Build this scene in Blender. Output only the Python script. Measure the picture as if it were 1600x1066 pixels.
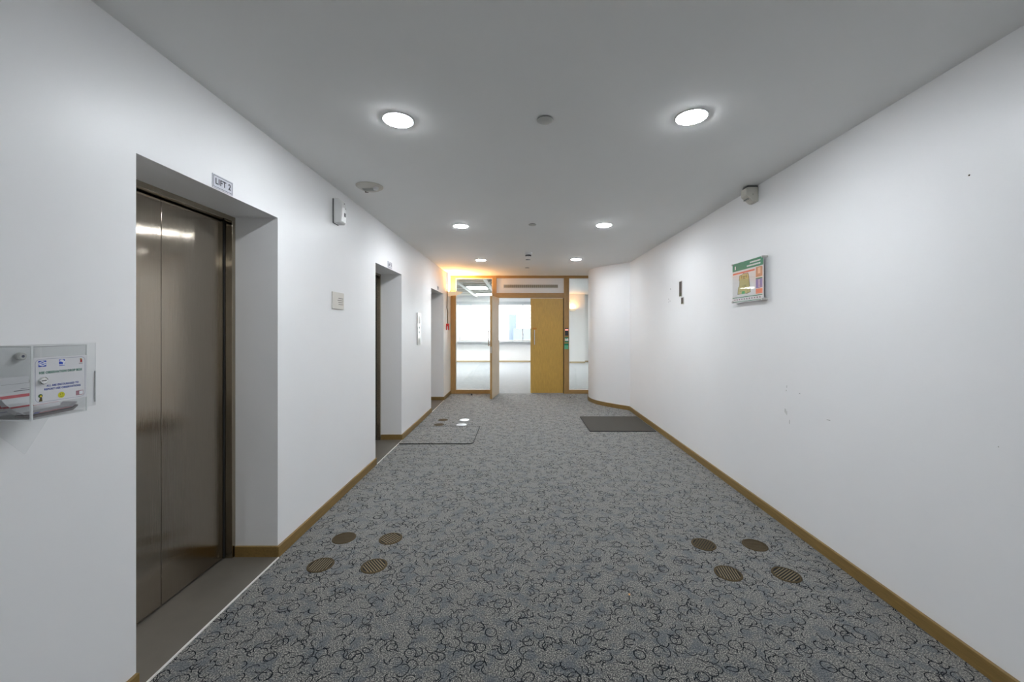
import bpy, bmesh, math, random
from mathutils import Matrix, Vector
random.seed(7)
for o in list(bpy.data.objects):
    bpy.data.objects.remove(o)
SC = bpy.context.scene
COL = SC.collection
PI = math.pi

# ------------------------------------------------------------------ camera
EYE = 1.5
cam_d = bpy.data.cameras.new('camera'); cam = bpy.data.objects.new('camera', cam_d); COL.objects.link(cam)
cam.location = (0, 0, EYE); cam.rotation_euler = (PI/2, 0, 0)
cam_d.sensor_width = 36; cam_d.lens = 625/1600*36
cam_d.shift_x = -12/1600; cam_d.shift_y = -19.5/1600
cam_d.clip_start = 0.05; cam_d.clip_end = 500
SC.camera = cam
# ------------------------------------------------------------------ exposure and daylight
SC.view_settings.view_transform = 'Standard'; SC.view_settings.look = 'None'
SC.view_settings.gamma = 1; SC.view_settings.use_curve_mapping = False
SC.view_settings.exposure = 0.06
W = bpy.data.worlds.new('world'); SC.world = W; W.use_nodes = True
bg = W.node_tree.nodes['Background']; bg.inputs[0].default_value = (0.90, 0.95, 1.0, 1); bg.inputs[1].default_value = 8.0
LAMP = 246.0           # radiance of the ceiling downlights
LAMP_COL = (0.92, 0.965, 1.01)
SCONCE_W = 66.0
SCONCE_COL = (1.0, 0.50, 0.16)
TROFFER = 42.0
# a light opening that only guides daylight through the far windows
pl = bpy.data.lights.new('window_daylight', 'AREA'); pl.shape = 'RECTANGLE'; pl.size = 7.0; pl.size_y = 1.9
pl.cycles.is_portal = True
plo = bpy.data.objects.new('window_daylight', pl); COL.objects.link(plo)
plo.location = (-1.9, 18.05, 1.8); plo.rotation_euler = (-PI/2, 0, 0)

# ------------------------------------------------------------------ materials
MATS = {}
def newmat(name):
    m = bpy.data.materials.new(name); m.use_nodes = True
    nt = m.node_tree; b = nt.nodes['Principled BSDF']
    return m, nt, b
def N(nt, t, **kw):
    n = nt.nodes.new(t)
    for k, v in kw.items(): setattr(n, k, v)
    return n
def L(nt, a, b): nt.links.new(a, b)
def math_(nt, op, a, b=None, c=None):
    n = N(nt, 'ShaderNodeMath', operation=op)
    for i, v in enumerate((a, b, c)):
        if v is None: continue
        if isinstance(v, (int, float)): n.inputs[i].default_value = v
        else: L(nt, v, n.inputs[i])
    return n.outputs[0]
def mixc(nt, f, a, b):
    n = N(nt, 'ShaderNodeMix', data_type='RGBA')
    for i, v in ((0, f), (6, a), (7, b)):
        if isinstance(v, (int, float)): n.inputs[i].default_value = v
        elif isinstance(v, tuple): n.inputs[i].default_value = (*v, 1)
        else: L(nt, v, n.inputs[i])
    return n.outputs[2]
def pos(nt, scale=(1, 1, 1)):
    g = N(nt, 'ShaderNodeNewGeometry'); mp = N(nt, 'ShaderNodeMapping'); mp.inputs['Scale'].default_value = scale
    L(nt, g.outputs['Position'], mp.inputs[0]); return mp.outputs[0]
def noise(nt, vec, s, det=2, rough=.5):
    n = N(nt, 'ShaderNodeTexNoise'); n.inputs['Scale'].default_value = s; n.inputs['Detail'].default_value = det
    n.inputs['Roughness'].default_value = rough
    L(nt, vec, n.inputs['Vector']); return n.outputs[0]
def ramp(nt, f, stops):
    r = N(nt, 'ShaderNodeValToRGB'); e = r.color_ramp.elements
    while len(e) < len(stops): e.new(.5)
    for i, (p, c) in enumerate(stops):
        e[i].position = p; e[i].color = (*c, 1) if isinstance(c, tuple) else (c, c, c, 1)
    L(nt, f, r.inputs[0]); return r.outputs[0]
def bump(nt, b, h, strength, dist=.01):
    bn = N(nt, 'ShaderNodeBump'); bn.inputs['Strength'].default_value = strength; bn.inputs['Distance'].default_value = dist
    L(nt, h, bn.inputs['Height']); L(nt, bn.outputs[0], b.inputs['Normal'])
def plain(name, col, rough=.5, metal=0, var=.04, spec=.5):
    if name in MATS: return MATS[name]
    m, nt, b = newmat(name)
    n = noise(nt, pos(nt), 9, 3)
    lo = tuple(c*(1-var) for c in col); hi = tuple(min(1, c*(1+var)) for c in col)
    L(nt, mixc(nt, n, lo, hi), b.inputs['Base Color'])
    b.inputs['Roughness'].default_value = rough; b.inputs['Metallic'].default_value = metal
    b.inputs['Specular IOR Level'].default_value = spec
    MATS[name] = m; return m
def srgb(r, g, b):
    f = lambda c: (c/255/12.92) if c/255 <= .04045 else ((c/255+.055)/1.055)**2.4
    return (f(r), f(g), f(b))
def wall_mat(name, col, rough=.55):
    m, nt, b = newmat(name)
    p = pos(nt)
    n1 = noise(nt, p, 1.1, 4, .6); n2 = noise(nt, p, 60, 3, .6)
    sc = noise(nt, pos(nt, (1, 1, 3)), 7, 5, .7)
    scuff = ramp(nt, sc, [(.66, 0.0), (.74, .35)])
    base = mixc(nt, n1, tuple(c*.96 for c in col), tuple(min(1, c*1.02) for c in col))
    L(nt, mixc(nt, math_(nt, 'MULTIPLY', scuff, .35), base, tuple(c*.82 for c in col)), b.inputs['Base Color'])
    b.inputs['Roughness'].default_value = rough
    bump(nt, b, math_(nt, 'ADD', n1, math_(nt, 'MULTIPLY', n2, .08)), .12, .01)
    return m
M_WALL = wall_mat('white_wall_paint', (.86, .86, .865), .42)
M_CEIL = wall_mat('matt_ceiling_paint', (.93, .932, .92), .8)
M_OFFW = wall_mat('office_wall_paint', (.84, .84, .84), .6)

def carpet_mat(name, squiggle=True, tint=(1.0, 1.0, 1.0), offs=(0, 0, 0)):
    T = lambda *c: tuple(a*b for a, b in zip(c, tint))
    m, nt, b = newmat(name)
    g = N(nt, 'ShaderNodeNewGeometry'); mp = N(nt, 'ShaderNodeMapping'); mp.inputs['Location'].default_value = offs
    L(nt, g.outputs['Position'], mp.inputs[0]); p = mp.outputs[0]
    sp = noise(nt, p, 165, 2, .65)
    dk, md, lt = T(.006, .007, .009), T(.088, .090, .087), T(.37, .355, .31)
    base = ramp(nt, sp, [(.41, dk), (.50, md), (.62, lt)])
    bl = noise(nt, p, 11, 3, .6)
    base = mixc(nt, ramp(nt, bl, [(.49, 0.0), (.62, .60)]), base, T(.034, .052, .072))
    out = base
    if squiggle:
        nz = N(nt, 'ShaderNodeTexNoise'); nz.inputs['Scale'].default_value = 6; nz.inputs['Detail'].default_value = 1
        L(nt, p, nz.inputs['Vector'])
        warp = N(nt, 'ShaderNodeVectorMath', operation='MULTIPLY_ADD')
        L(nt, nz.outputs[1], warp.inputs[0]); warp.inputs[1].default_value = (.05, .05, 0); L(nt, p, warp.inputs[2])
        flat = N(nt, 'ShaderNodeVectorMath', operation='MULTIPLY'); L(nt, warp.outputs[0], flat.inputs[0]); flat.inputs[1].default_value = (1, 1, 0)
        tot = None
        for (sc, r, off) in ((12, .34, (0, 0, 0)), (14, .36, (3.3, 1.7, 0)), (10, .27, (7.1, 4.2, 0))):
            ad = N(nt, 'ShaderNodeVectorMath', operation='ADD'); L(nt, flat.outputs[0], ad.inputs[0]); ad.inputs[1].default_value = off
            v = N(nt, 'ShaderNodeTexVoronoi'); v.voronoi_dimensions = '2D'; v.inputs['Scale'].default_value = sc
            L(nt, ad.outputs[0], v.inputs['Vector'])
            d = math_(nt, 'ABSOLUTE', math_(nt, 'SUBTRACT', v.outputs['Distance'], r))
            ring = math_(nt, 'LESS_THAN', d, .0021*sc)
            mk = noise(nt, ad.outputs[0], 12, 0)
            ring = math_(nt, 'MULTIPLY', ring, math_(nt, 'GREATER_THAN', mk, .515))
            tot = ring if tot is None else math_(nt, 'MAXIMUM', tot, ring)
        out = mixc(nt, tot, base, (.004, .006, .010))
    L(nt, out, b.inputs['Base Color'])
    b.inputs['Roughness'].default_value = .95; b.inputs['Specular IOR Level'].default_value = .1
    if squiggle: L(nt, math_(nt, 'MULTIPLY_ADD', tot, -.55, .60), b.inputs['Sheen Weight'])
    else: b.inputs['Sheen Weight'].default_value = .6; b.inputs['Sheen Roughness'].default_value = .5
    bump(nt, b, sp, .5, .004)
    return m
M_CARPET = carpet_mat('patterned_carpet')
M_CARPET_TILE = carpet_mat('carpet_of_loose_tile', True, (1.0, 1.0, 1.0), (.43, .17, 0))
M_OFFCARPET = carpet_mat('office_carpet', False, (1.9, 2.05, 2.35))

def mat_grey_mat():
    m, nt, b = newmat('dark_entrance_mat_fibre')
    sp = noise(nt, pos(nt), 180, 2, .6)
    L(nt, ramp(nt, sp, [(.3, (.02, .018, .015)), (.7, (.115, .108, .095))]), b.inputs['Base Color'])
    b.inputs['Roughness'].default_value = .95; bump(nt, b, sp, .4, .004); return m
M_MAT = mat_grey_mat()

def wood(name, col, scale, rough=.45):
    m, nt, b = newmat(name)
    n = noise(nt, pos(nt, scale), 6, 5, .65); n2 = noise(nt, pos(nt), 2.3, 2)
    c1 = tuple(c*.78 for c in col); c2 = tuple(c*1.18 for c in col)
    c = ramp(nt, n, [(.3, c1), (.7, c2)])
    L(nt, mixc(nt, math_(nt, 'MULTIPLY', n2, .35), c, tuple(x*.75 for x in col)), b.inputs['Base Color'])
    b.inputs['Roughness'].default_value = rough
    bump(nt, b, n, .05, .004); return m
M_SKIRT_Y = wood('skirting_oak_lengthwise', (.24, .150, .045), (14, 1.2, 14))
M_SKIRT_X = M_SKIRT_Y
M_FRAME_V = wood('oak_frame_upright_grain', (.42, .255, .095), (14, 14, 1.2))
M_FRAME_H = wood('oak_frame_level_grain', (.42, .255, .095), (1.2, 14, 14))
M_DOORWOOD = wood('oak_veneer', (.60, .375, .085), (18, 18, 1.0), .4)

def steel(name, col, rough, aniso=0.0, rot=0.0, streak=(60, 60, 1)):
    m, nt, b = newmat(name)
    n = noise(nt, pos(nt, streak), 5, 4, .6)
    L(nt, mixc(nt, n, tuple(c*.86 for c in col), tuple(c*1.12 for c in col)), b.inputs['Base Color'])
    b.inputs['Metallic'].default_value = 1; b.inputs['Roughness'].default_value = rough
    if aniso:
        b.inputs['Anisotropic'].default_value = aniso; b.inputs['Anisotropic Rotation'].default_value = rot
        t = N(nt, 'ShaderNodeTangent', direction_type='RADIAL', axis='Z'); L(nt, t.outputs[0], b.inputs['Tangent'])
        hair = noise(nt, pos(nt, (1, 1, .01)), 420, 1, .5)
        bump(nt, b, hair, .55, .0006)
    return m
M_LIFTDOOR = steel('brushed_bronze_steel', (.37, .325, .27), .125, .96, 0.0)
M_LIFTFRAME = steel('brushed_steel_frame', (.40, .355, .28), .14, .96, 0.0)
M_STEEL = steel('satin_steel', (.62, .61, .59), .3)
M_CHROME = steel('chrome', (.8, .8, .8), .12)
M_ALU = steel('aluminium_strip', (.85, .84, .82), .35)
M_GRILLE = steel('dull_brass_grille', (.25, .20, .12), .5, streak=(3, 3, 3))
M_GRILLE_WORN = steel('dusty_brass_grille', (.105, .080, .045), .6, streak=(3, 3, 3))
M_BLACK = plain('black_void', (.006, .006, .006), .9)
M_DARKSLOT = plain('dusty_slot', (.075, .055, .03), .9)
M_SHADOWGAP = plain('black_rubber', (.012, .012, .012), .7)
M_WHITEPL = plain('white_plastic', (.78, .78, .77), .35)
M_CREAMPL = plain('aged_cream_plastic', (.62, .60, .54), .45)
M_GREYPL = plain('grey_plastic', (.50, .505, .48), .5)
M_DKPL = plain('dark_plastic', (.03, .03, .035), .3)
M_SILL = plain('grey_brown_threshold', (.155, .14, .118), .42, .2, .12)
M_RED = plain('red_plastic', (.62, .02, .012), .4)
M_GREEN = plain('green_plastic', (.0, .22, .10), .4)
M_LTGREEN = plain('pale_green_plastic', (.12, .45, .28), .4)
M_CABLE = plain('brown_cable', (.16, .11, .06), .6)
M_SIGN = plain('silver_sign_face', (.60, .61, .66), .4, .2)
M_INK = plain('black_ink', (.02, .02, .03), .6)
M_CREAMSIGN = plain('cream_sign_face', (.66, .63, .57), .5)
M_ALABASTER = plain('cream_sconce_glass', (.80, .70, .55), .5)
M_ALABASTER.node_tree.nodes['Principled BSDF'].inputs['Emission Color'].default_value = (1, .72, .42, 1); M_ALABASTER.node_tree.nodes['Principled BSDF'].inputs['Emission Strength'].default_value = .45

def emis(name, col, s):
    m, nt, b = newmat(name)
    b.inputs['Base Color'].default_value = (.8, .8, .8, 1)
    b.inputs['Emission Color'].default_value = (*col, 1); b.inputs['Emission Strength'].default_value = s
    return m
M_LAMP = emis('lit_downlight_lens', LAMP_COL, LAMP)
M_TROF = emis('lit_troffer_lens', (1, 1, .97), TROFFER)
def glass(name, alpha_mix, tint=(1, 1, 1), rough=0.0):
    m, nt, b = newmat(name)
    out = nt.nodes['Material Output']
    tr = N(nt, 'ShaderNodeBsdfTransparent'); tr.inputs[0].default_value = (*tint, 1)
    gl = N(nt, 'ShaderNodeBsdfGlossy'); gl.inputs['Roughness'].default_value = rough; gl.inputs[0].default_value = (1, 1, 1, 1)
    fr = N(nt, 'ShaderNodeLayerWeight'); fr.inputs[0].default_value = .5
    fr5 = math_(nt, 'MULTIPLY_ADD', math_(nt, 'POWER', fr.outputs['Facing'], 5.0), .96, .04)
    mx = N(nt, 'ShaderNodeMixShader')
    L(nt, math_(nt, 'MULTIPLY', fr5, alpha_mix), mx.inputs[0]); L(nt, tr.outputs[0], mx.inputs[1]); L(nt, gl.outputs[0], mx.inputs[2])
    L(nt, mx.outputs[0], out.inputs[0]); nt.nodes.remove(b)
    return m
M_GLASS = glass('clear_pane', .8, (.97, .985, .98))
def acrylic():
    m, nt, b = newmat('clear_acrylic')
    out = nt.nodes['Material Output']
    tr = N(nt, 'ShaderNodeBsdfTransparent'); tr.inputs[0].default_value = (.985, .99, .99, 1)
    gl = N(nt, 'ShaderNodeBsdfGlossy'); gl.inputs['Roughness'].default_value = .05
    df = N(nt, 'ShaderNodeBsdfDiffuse'); df.inputs[0].default_value = (.8, .8, .8, 1)
    lw = N(nt, 'ShaderNodeLayerWeight'); lw.inputs[0].default_value = .5
    m1 = N(nt, 'ShaderNodeMixShader'); m1.inputs[0].default_value = .035
    L(nt, tr.outputs[0], m1.inputs[1]); L(nt, df.outputs[0], m1.inputs[2])
    m2 = N(nt, 'ShaderNodeMixShader'); L(nt, math_(nt, 'MULTIPLY_ADD', math_(nt, 'POWER', lw.outputs['Facing'], 5.0), .8, .03), m2.inputs[0])
    L(nt, m1.outputs[0], m2.inputs[1]); L(nt, gl.outputs[0], m2.inputs[2]); L(nt, m2.outputs[0], out.inputs[0]); nt.nodes.remove(b)
    return m
M_ACR = acrylic()
M_ACREDGE = plain('acrylic_edge', (.72, .74, .74), .25)

# ------------------------------------------------------------------ mesh helpers
class MB:
    def __init__(s): s.bm = bmesh.new()
    def box(s, x0, x1, y0, y1, z0, z1):
        v = [s.bm.verts.new((x, y, z)) for x in (x0, x1) for y in (y0, y1) for z in (z0, z1)]
        for f in ((0, 1, 3, 2), (4, 6, 7, 5), (0, 4, 5, 1), (2, 3, 7, 6), (0, 2, 6, 4), (1, 5, 7, 3)):
            s.bm.faces.new([v[i] for i in f])
        return s
    def prism(s, poly, a0, a1, axis='z'):
        """poly in the two other axes (xy, xz or yz), extruded along axis from a0 to a1"""
        def P(u, w, a):
            return {'z': (u, w, a), 'y': (u, a, w), 'x': (a, u, w)}[axis]
        A = [s.bm.verts.new(P(u, w, a0)) for u, w in poly]; B = [s.bm.verts.new(P(u, w, a1)) for u, w in poly]
        n = len(poly)
        s.bm.faces.new(A[::-1]); s.bm.faces.new(B)
        for i in range(n): s.bm.faces.new([A[i], A[(i+1) % n], B[(i+1) % n], B[i]])
        return s
    def lathe(s, prof, c=(0, 0, 0), seg=40, axis='z', a0=0, a1=2*PI):
        """prof: list of (radius, height)"""
        rings = []; full = abs(a1-a0-2*PI) < 1e-6; cnt = seg if full else seg+1
        for r, h in prof:
            ring = []
            if r < 1e-6:
                ring = [None]*cnt; v = s.bm.verts.new(s._ax(0, 0, h, c, axis)); ring = [v]*cnt
            else:
                for i in range(cnt):
                    t = a0+(a1-a0)*i/seg
                    ring.append(s.bm.verts.new(s._ax(r*math.cos(t), r*math.sin(t), h, c, axis)))
            rings.append(ring)
        for a, b in zip(rings, rings[1:]):
            for i in range(seg):
                j = (i+1) % cnt if full else i+1
                f = []
                for v in (a[i], a[j], b[j], b[i]):
                    if v not in f: f.append(v)
                if len(f) > 2: s.bm.faces.new(f)
        return s
    def _ax(s, u, v, h, c, axis):
        p = {'z': (u, v, h), 'y': (u, h, v), 'x': (h, u, v)}[axis]
        return (p[0]+c[0], p[1]+c[1], p[2]+c[2])
    def cyl(s, c, r, h, axis='z', seg=32):
        return s.lathe([(0, 0), (r, 0), (r, h), (0, h)], c, seg, axis)
    def tube(s, pts, r, seg=8):
        pts = [Vector(p) for p in pts]; rings = []
        for i, p in enumerate(pts):
            d = (pts[min(i+1, len(pts)-1)]-pts[max(i-1, 0)]).normalized()
            u = d.cross(Vector((.3, 1, .1))).normalized(); w = d.cross(u)
            rings.append([s.bm.verts.new(p+u*r*math.cos(2*PI*k/seg)+w*r*math.sin(2*PI*k/seg)) for k in range(seg)])
        for a, b in zip(rings, rings[1:]):
            for k in range(seg): s.bm.faces.new([a[k], a[(k+1) % seg], b[(k+1) % seg], b[k]])
        s.bm.faces.new(rings[0][::-1]); s.bm.faces.new(rings[-1]); return s
    def obj(s, name, mat, parent=None, bevel=0, smooth=False, seg=2):
        bmesh.ops.recalc_face_normals(s.bm, faces=s.bm.faces)
        me = bpy.data.meshes.new(name); s.bm.to_mesh(me); s.bm.free(); me.materials.append(mat)
        o = bpy.data.objects.new(name, me); COL.objects.link(o)
        if parent: o.parent = parent
        if bevel:
            m = o.modifiers.new('bevel', 'BEVEL'); m.width = bevel; m.segments = seg; m.limit_method = 'ANGLE'
        if smooth:
            for p in me.polygons: p.use_smooth = True
            e = o.modifiers.new('split', 'EDGE_SPLIT'); e.split_angle = math.radians(35)
        return o
def tag(o, label, cat=None, group=None, kind=None):
    if label: o['label'] = label
    if cat: o['category'] = cat
    if group: o['group'] = group
    if kind: o['kind'] = kind
    return o
def empty(name, loc=(0, 0, 0), mat3=None, rotz=0):
    o = bpy.data.objects.new(name, None); o.empty_display_size = .05; COL.objects.link(o)
    if mat3 is not None: o.matrix_world = Matrix.Translation(loc) @ mat3.to_4x4()
    else: o.location = loc; o.rotation_euler = (0, 0, rotz)
    return o
# frames: local x = reading direction, local y = up, local z = out of the surface
R_LEFT = Matrix(((0, 0, 1), (1, 0, 0), (0, 1, 0)))          # left wall, faces +X
R_RIGHT = Matrix(((0, 0, -1), (-1, 0, 0), (0, 1, 0)))       # right wall, faces -X
R_FRONT = Matrix(((1, 0, 0), (0, 0, -1), (0, 1, 0)))        # faces the camera (-Y)
def copy_tree(o, parent=None):
    c = o.copy(); COL.objects.link(c)
    if parent: c.parent = parent
    for ch in [x for x in bpy.data.objects if x.parent == o and x != c]: copy_tree(ch, c)
    return c
def lettering(txt, size, loc, mat, parent, name='lettering', width=None, extrude=.0004, bold=0.0, align='CENTER'):
    cu = bpy.data.curves.new('t', 'FONT'); cu.body = txt; cu.size = size; cu.align_x = align; cu.align_y = 'CENTER'
    cu.extrude = extrude; cu.offset = bold; cu.space_character = 1.12
    t = bpy.data.objects.new('t', cu); COL.objects.link(t)
    bpy.context.view_layer.update()
    me = bpy.data.meshes.new_from_object(t.evaluated_get(bpy.context.evaluated_depsgraph_get()))
    bpy.data.objects.remove(t); bpy.data.curves.remove(cu)
    if width:
        xs = [v.co.x for v in me.vertices]; k = width/(max(xs)-min(xs))
        for v in me.vertices: v.co.x *= k
    me.materials.clear(); me.materials.append(mat)
    o = bpy.data.objects.new(name, me); COL.objects.link(o); o.parent = parent; o.location = loc
    return o

# ------------------------------------------------------------------ main sizes
XL, XR = -1.59, 2.023
H = 2.718
YB = -4.2                    # added bounce wall behind the viewpoint
YP = 9.20                    # front face of the timber screen
YF = 17.85                   # window wall of the office
LIFTS = [(1.658, 2.629), (4.41, 5.386), (7.175, 8.36)]
RZ = 2.228                   # soffit of the lift recesses
XI = -1.868                  # back of recess, frame plane
XD = -1.92                   # lift door plane

# ------------------------------------------------------------------ floor and ceiling
floor = MB().box(-2.3, 2.6, YB-.15, YP+.06, -.1, 0).obj('floor', M_CARPET)
tag(floor, 'grey-blue carpet with dark curling pattern in the lift lobby', 'floor', kind='structure')
ofl = MB().box(-7.5, 7.5, YP+.06, YF+.3, -.1, 0).obj('floor', M_OFFCARPET)
tag(ofl, 'pale plain office carpet beyond the timber screen', 'floor', kind='structure')
cl = MB().box(-2.3, 2.6, YB-.15, YP+.10, H, H+.12).obj('ceiling', M_CEIL)
tag(cl, 'flat grey-white painted ceiling of the lift lobby', 'ceiling', kind='structure')

# ------------------------------------------------------------------ left wall with three lift recesses
mb = MB(); ys = [YB] + [y for l in LIFTS for y in l] + [YP+.08]
for i in range(0, len(ys), 2):
    mb.box(-2.25, XL, ys[i], ys[i+1], 0, H)
for a, b in LIFTS:
    mb.box(-2.25, XL, a, b, RZ, H)
bmesh.ops.remove_doubles(mb.bm, verts=mb.bm.verts, dist=1e-5)
wl = mb.obj('wall_left', M_WALL)
tag(wl, 'white painted wall with three lift recesses', 'wall', kind='structure')
mb = MB().box(-2.35, -2.25, YB, YP+.08, 0, H)
tag(mb.obj('wall_shaft', M_BLACK), 'dark lift shaft wall behind the lift doors', 'wall', kind='structure')

# skirting (left)
SK, ST = .074, .016
mb = MB()
for i in range(0, len(ys), 2):
    y0, y1 = ys[i], ys[i+1]
    if i == len(ys)-2: y1 = YP
    mb.box(XL, XL+ST, y0-(ST if i else 0), y1, 0, SK)
    if i:                # return on the far jamb of each recess
        mb.box(XI+.005, XL, y0-ST, y0, .002, SK)
tag(mb.obj('baseboard_left', M_SKIRT_Y, bevel=.003), 'low golden-brown timber skirting on the lift side', 'baseboard', kind='structure')

# lift thresholds
for i, (a, b) in enumerate(LIFTS):
    t = MB().box(XD-.03, XL+ST-.003, a+.0005, b-ST-.0005, .0, .006).obj('trim_%d' % (i+1), M_SILL)
    tag(t, ['grey-brown threshold floor of the nearest lift', 'grey-brown threshold floor of the middle lift', 'grey-brown threshold floor of the farthest lift'][i], 'threshold', kind='structure')
    MB().box(XL+ST-.003, XL+ST+.0025, a+.001, b-ST-.0005, 0, .0085).obj('metal_strip', plain('white_metal_strip', (.85, .84, .80), .4), t)

# lift doors: frame + two centre-parting leaves
def lift_door(i, a, b):
    e = empty('door_%d' % (i+1), (XD, (a+b)/2, 0)); w = (b-a)/2; d = XI-XD
    tag(e, ['nearest brushed steel lift door, left foreground', 'middle lift door seen edge-on in its recess', 'farthest lift door, hidden deep in its recess'][i], 'lift door', kind='structure')
    fm = MB()
    fm.box(-.22, d, -w, -w+.032, .006, RZ); fm.box(-.22, d, w-.030, w, .006, RZ); fm.box(-.22, d, -w+.032, w-.030, RZ-.030, RZ)
    fm.obj('lift_frame', M_LIFTFRAME, e, bevel=.0015)
    MB().box(-.06, -.03, -w+.032, w-.03, .004, RZ-.03).obj('shadow_gap', M_BLACK, e)
    gap = .0025
    for s in (-1, 1):
        p = MB().box(-.03, 0, *((-w+.034, -gap/2) if s < 0 else (gap/2, w-.040)), .016, RZ-.037)
        p.obj('door_leaf', M_LIFTDOOR, e, bevel=.002)
    MB().box(-.028, .004, w-.0395, w-.0305, .012, RZ-.032).obj('dark_edge_seal', M_SHADOWGAP, e)
    return e
for i, (a, b) in enumerate(LIFTS): lift_door(i, a, b)

# ------------------------------------------------------------------ right wall and curved end
tag(MB().box(XR, XR+.25, YB, 7.35, 0, H).obj('wall_right', M_WALL), 'long white painted wall on the right', 'wall', kind='structure')
ctrl = [(2.12, 7.26), (2.023, 7.34), (1.88, 7.48), (1.74, 7.64), (1.60, 7.83), (1.495, 8.04), (1.448, 8.27), (1.462, 8.52), (1.53, 8.80), (1.63, 9.08), (1.75, 9.30), (1.9, 9.5)]
def catmull(P, n=6):
    out = []
    for i in range(1, len(P)-2):
        p0, p1, p2, p3 = [Vector(q) for q in P[i-1:i+3]]
        for k in range(n):
            t = k/n
            out.append(.5*((2*p1)+(p2-p0)*t+(2*p0-5*p1+4*p2-p3)*t*t+(3*p1-p0-3*p2+p3)*t**3))
    out.append(Vector(P[-2])); return out
cv = catmull(ctrl)
poly = [tuple(p) for p in cv] + [(2.27, 9.30), (2.27, 7.34)]
c = MB().prism(poly, 0, H).obj('wall_curved', M_WALL, smooth=True)
tag(c, 'white convex curved wall at the far right end of the lobby', 'wall', kind='structure')
off = []
for i, p in enumerate(cv):
    d = (cv[min(i+1, len(cv)-1)]-cv[max(i-1, 0)]).normalized(); off.append(p+Vector((-d.y, d.x))*(-ST if Vector((-d.y, d.x)).x > 0 else ST))
sk = [tuple(p) for p in off if p.y < YP] + [tuple(p) for p in cv if p.y < YP][::-1]
tag(MB().prism(sk, 0, SK).obj('baseboard_curved', M_SKIRT_Y, smooth=True), 'timber skirting bent around the curved wall', 'baseboard', kind='structure')
tag(MB().box(XR-ST-.002, XR, YB, 7.335, 0, SK).obj('baseboard_right', M_SKIRT_Y, bevel=.003), 'long golden-brown timber skirting on the right', 'baseboard', kind='structure')
# unseen wall added behind the viewpoint to bounce light
tag(MB().box(-2.3, 2.3, YB-.15, YB, 0, H).obj('wall_bounce', M_WALL), 'unseen white wall added behind the viewpoint to bounce light', 'wall', kind='structure')

# small holes and scuffs in the right wall
hole = MB()
for (y, z, r) in [(5.36, 2.03, .007), (5.43, 1.90, .006), (5.38, 1.87, .006), (1.80, 2.19, .004), (5.43, 1.86, .004)]:
    hole.cyl((XR-.0006, y, z), r, .0006, 'x', 12)
hole.obj('screw_hole', M_DARKSLOT, bpy.data.objects['wall_right'])
sm = plain('wall_scuff_mark', (.42, .42, .40), .7)
sc = MB()
for (y, z, w, h) in [(3.03, 1.06, .004, .018), (3.035, 1.03, .006, .010), (3.05, .875, .004, .03), (3.04, .87, .004, .035), (3.03, .86, .004, .03), (3.0, .80, .004, .03), (2.89, 1.03, .012, .006), (1.69, 1.0, .004, .004), (2.62, .90, .03, .004)]:
    sc.box(XR-.0005, XR, y-w/2, y+w/2, z-h/2, z+h/2)
sc.obj('scuff', sm, bpy.data.objects['wall_right'])

# ------------------------------------------------------------------ timber and glass screen
scr = empty('wall_screen', (0, YP, 0))
tag(scr, 'timber framed glazed screen closing the far end of the lobby', 'partition', kind='structure')
FD = .09
def up(x0, x1, z0=0, z1=H-.001, name='mullion'):
    return MB().box(x0, x1, 0, FD, z0, z1).obj(name, M_FRAME_V, scr, bevel=.003)
def rail(x0, x1, z0, z1, name='rail'):
    return MB().box(x0, x1, .002, FD-.002, z0, z1).obj(name, M_FRAME_H, scr, bevel=.003)
xa, xb, xc, xd, xe, xf = -1.59, -1.475, -.63, -.532, 1.018, 1.134
up(xa+.001, xb); up(xc, xd); up(xe, xf)
ZT0, ZT1 = 2.205, 2.318
rail(xb, xc, 2.66, H-.001); rail(xd, xe, 2.66, H-.001); rail(xf, 1.78, 2.66, H-.001)
rail(xd, xe, ZT0, ZT1)
rail(xb, xc, 0, .085); rail(xf, 1.78, 0, .085)
MB().box(xb, xc, .04, .048, .085, 2.66).obj('glass_pane', M_GLASS, scr)
MB().box(xf, 1.78, .04, .048, .085, 2.66).obj('glass_pane', M_GLASS, scr)
bead = MB()
for (p0, p1) in ((xb, xc),):
    bead.box(p0, p0+.012, .030, .058, .085, 2.66).box(p1-.012, p1, .030, .058, .085, 2.66).box(p0+.012, p1-.012, .030, .058, .085, .097).box(p0+.012, p1-.012, .030, .058, 2.648, 2.66)
bead.box(xf, xf+.012, .030, .058, .085, 2.66).box(xf+.012, 1.6, .030, .058, .085, .097).box(xf+.012, 1.6, .030, .058, 2.648, 2.66)
bead.obj('glazing_bead', M_WHITEPL, scr)
MB().box(xd, xe, .03, .06, ZT1, 2.66).obj('white_transom_panel', M_WALL, scr)
# air grille in the transom panel
gr = empty('ventilation_grille', (.255, YP+.03, 2.475), R_FRONT)
tag(gr, 'long slim white air grille in the panel above the double doors', 'vent')
W2, H2 = .64, .052
MB().box(-W2, W2, -H2, -H2+.018, 0, .010).box(-W2, W2, H2-.018, H2, 0, .010).box(-W2, -W2+.02, -H2+.018, H2-.018, 0, .010).box(W2-.02, W2, -H2+.018, H2-.018, 0, .010).obj('frame', M_WHITEPL, gr)
MB().box(-W2+.02, W2-.02, -H2+.018, H2-.018, 0, .001).obj('dark_slot', plain('grille_shadow', (.16, .14, .09), .8), gr)
sl = MB()
x = -W2+.03
while x < W2-.03:
    sl.box(x, x+.008, -H2+.018, H2-.018, .001, .007); x += .0215
sl.obj('slats', M_CREAMPL, gr)

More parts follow.
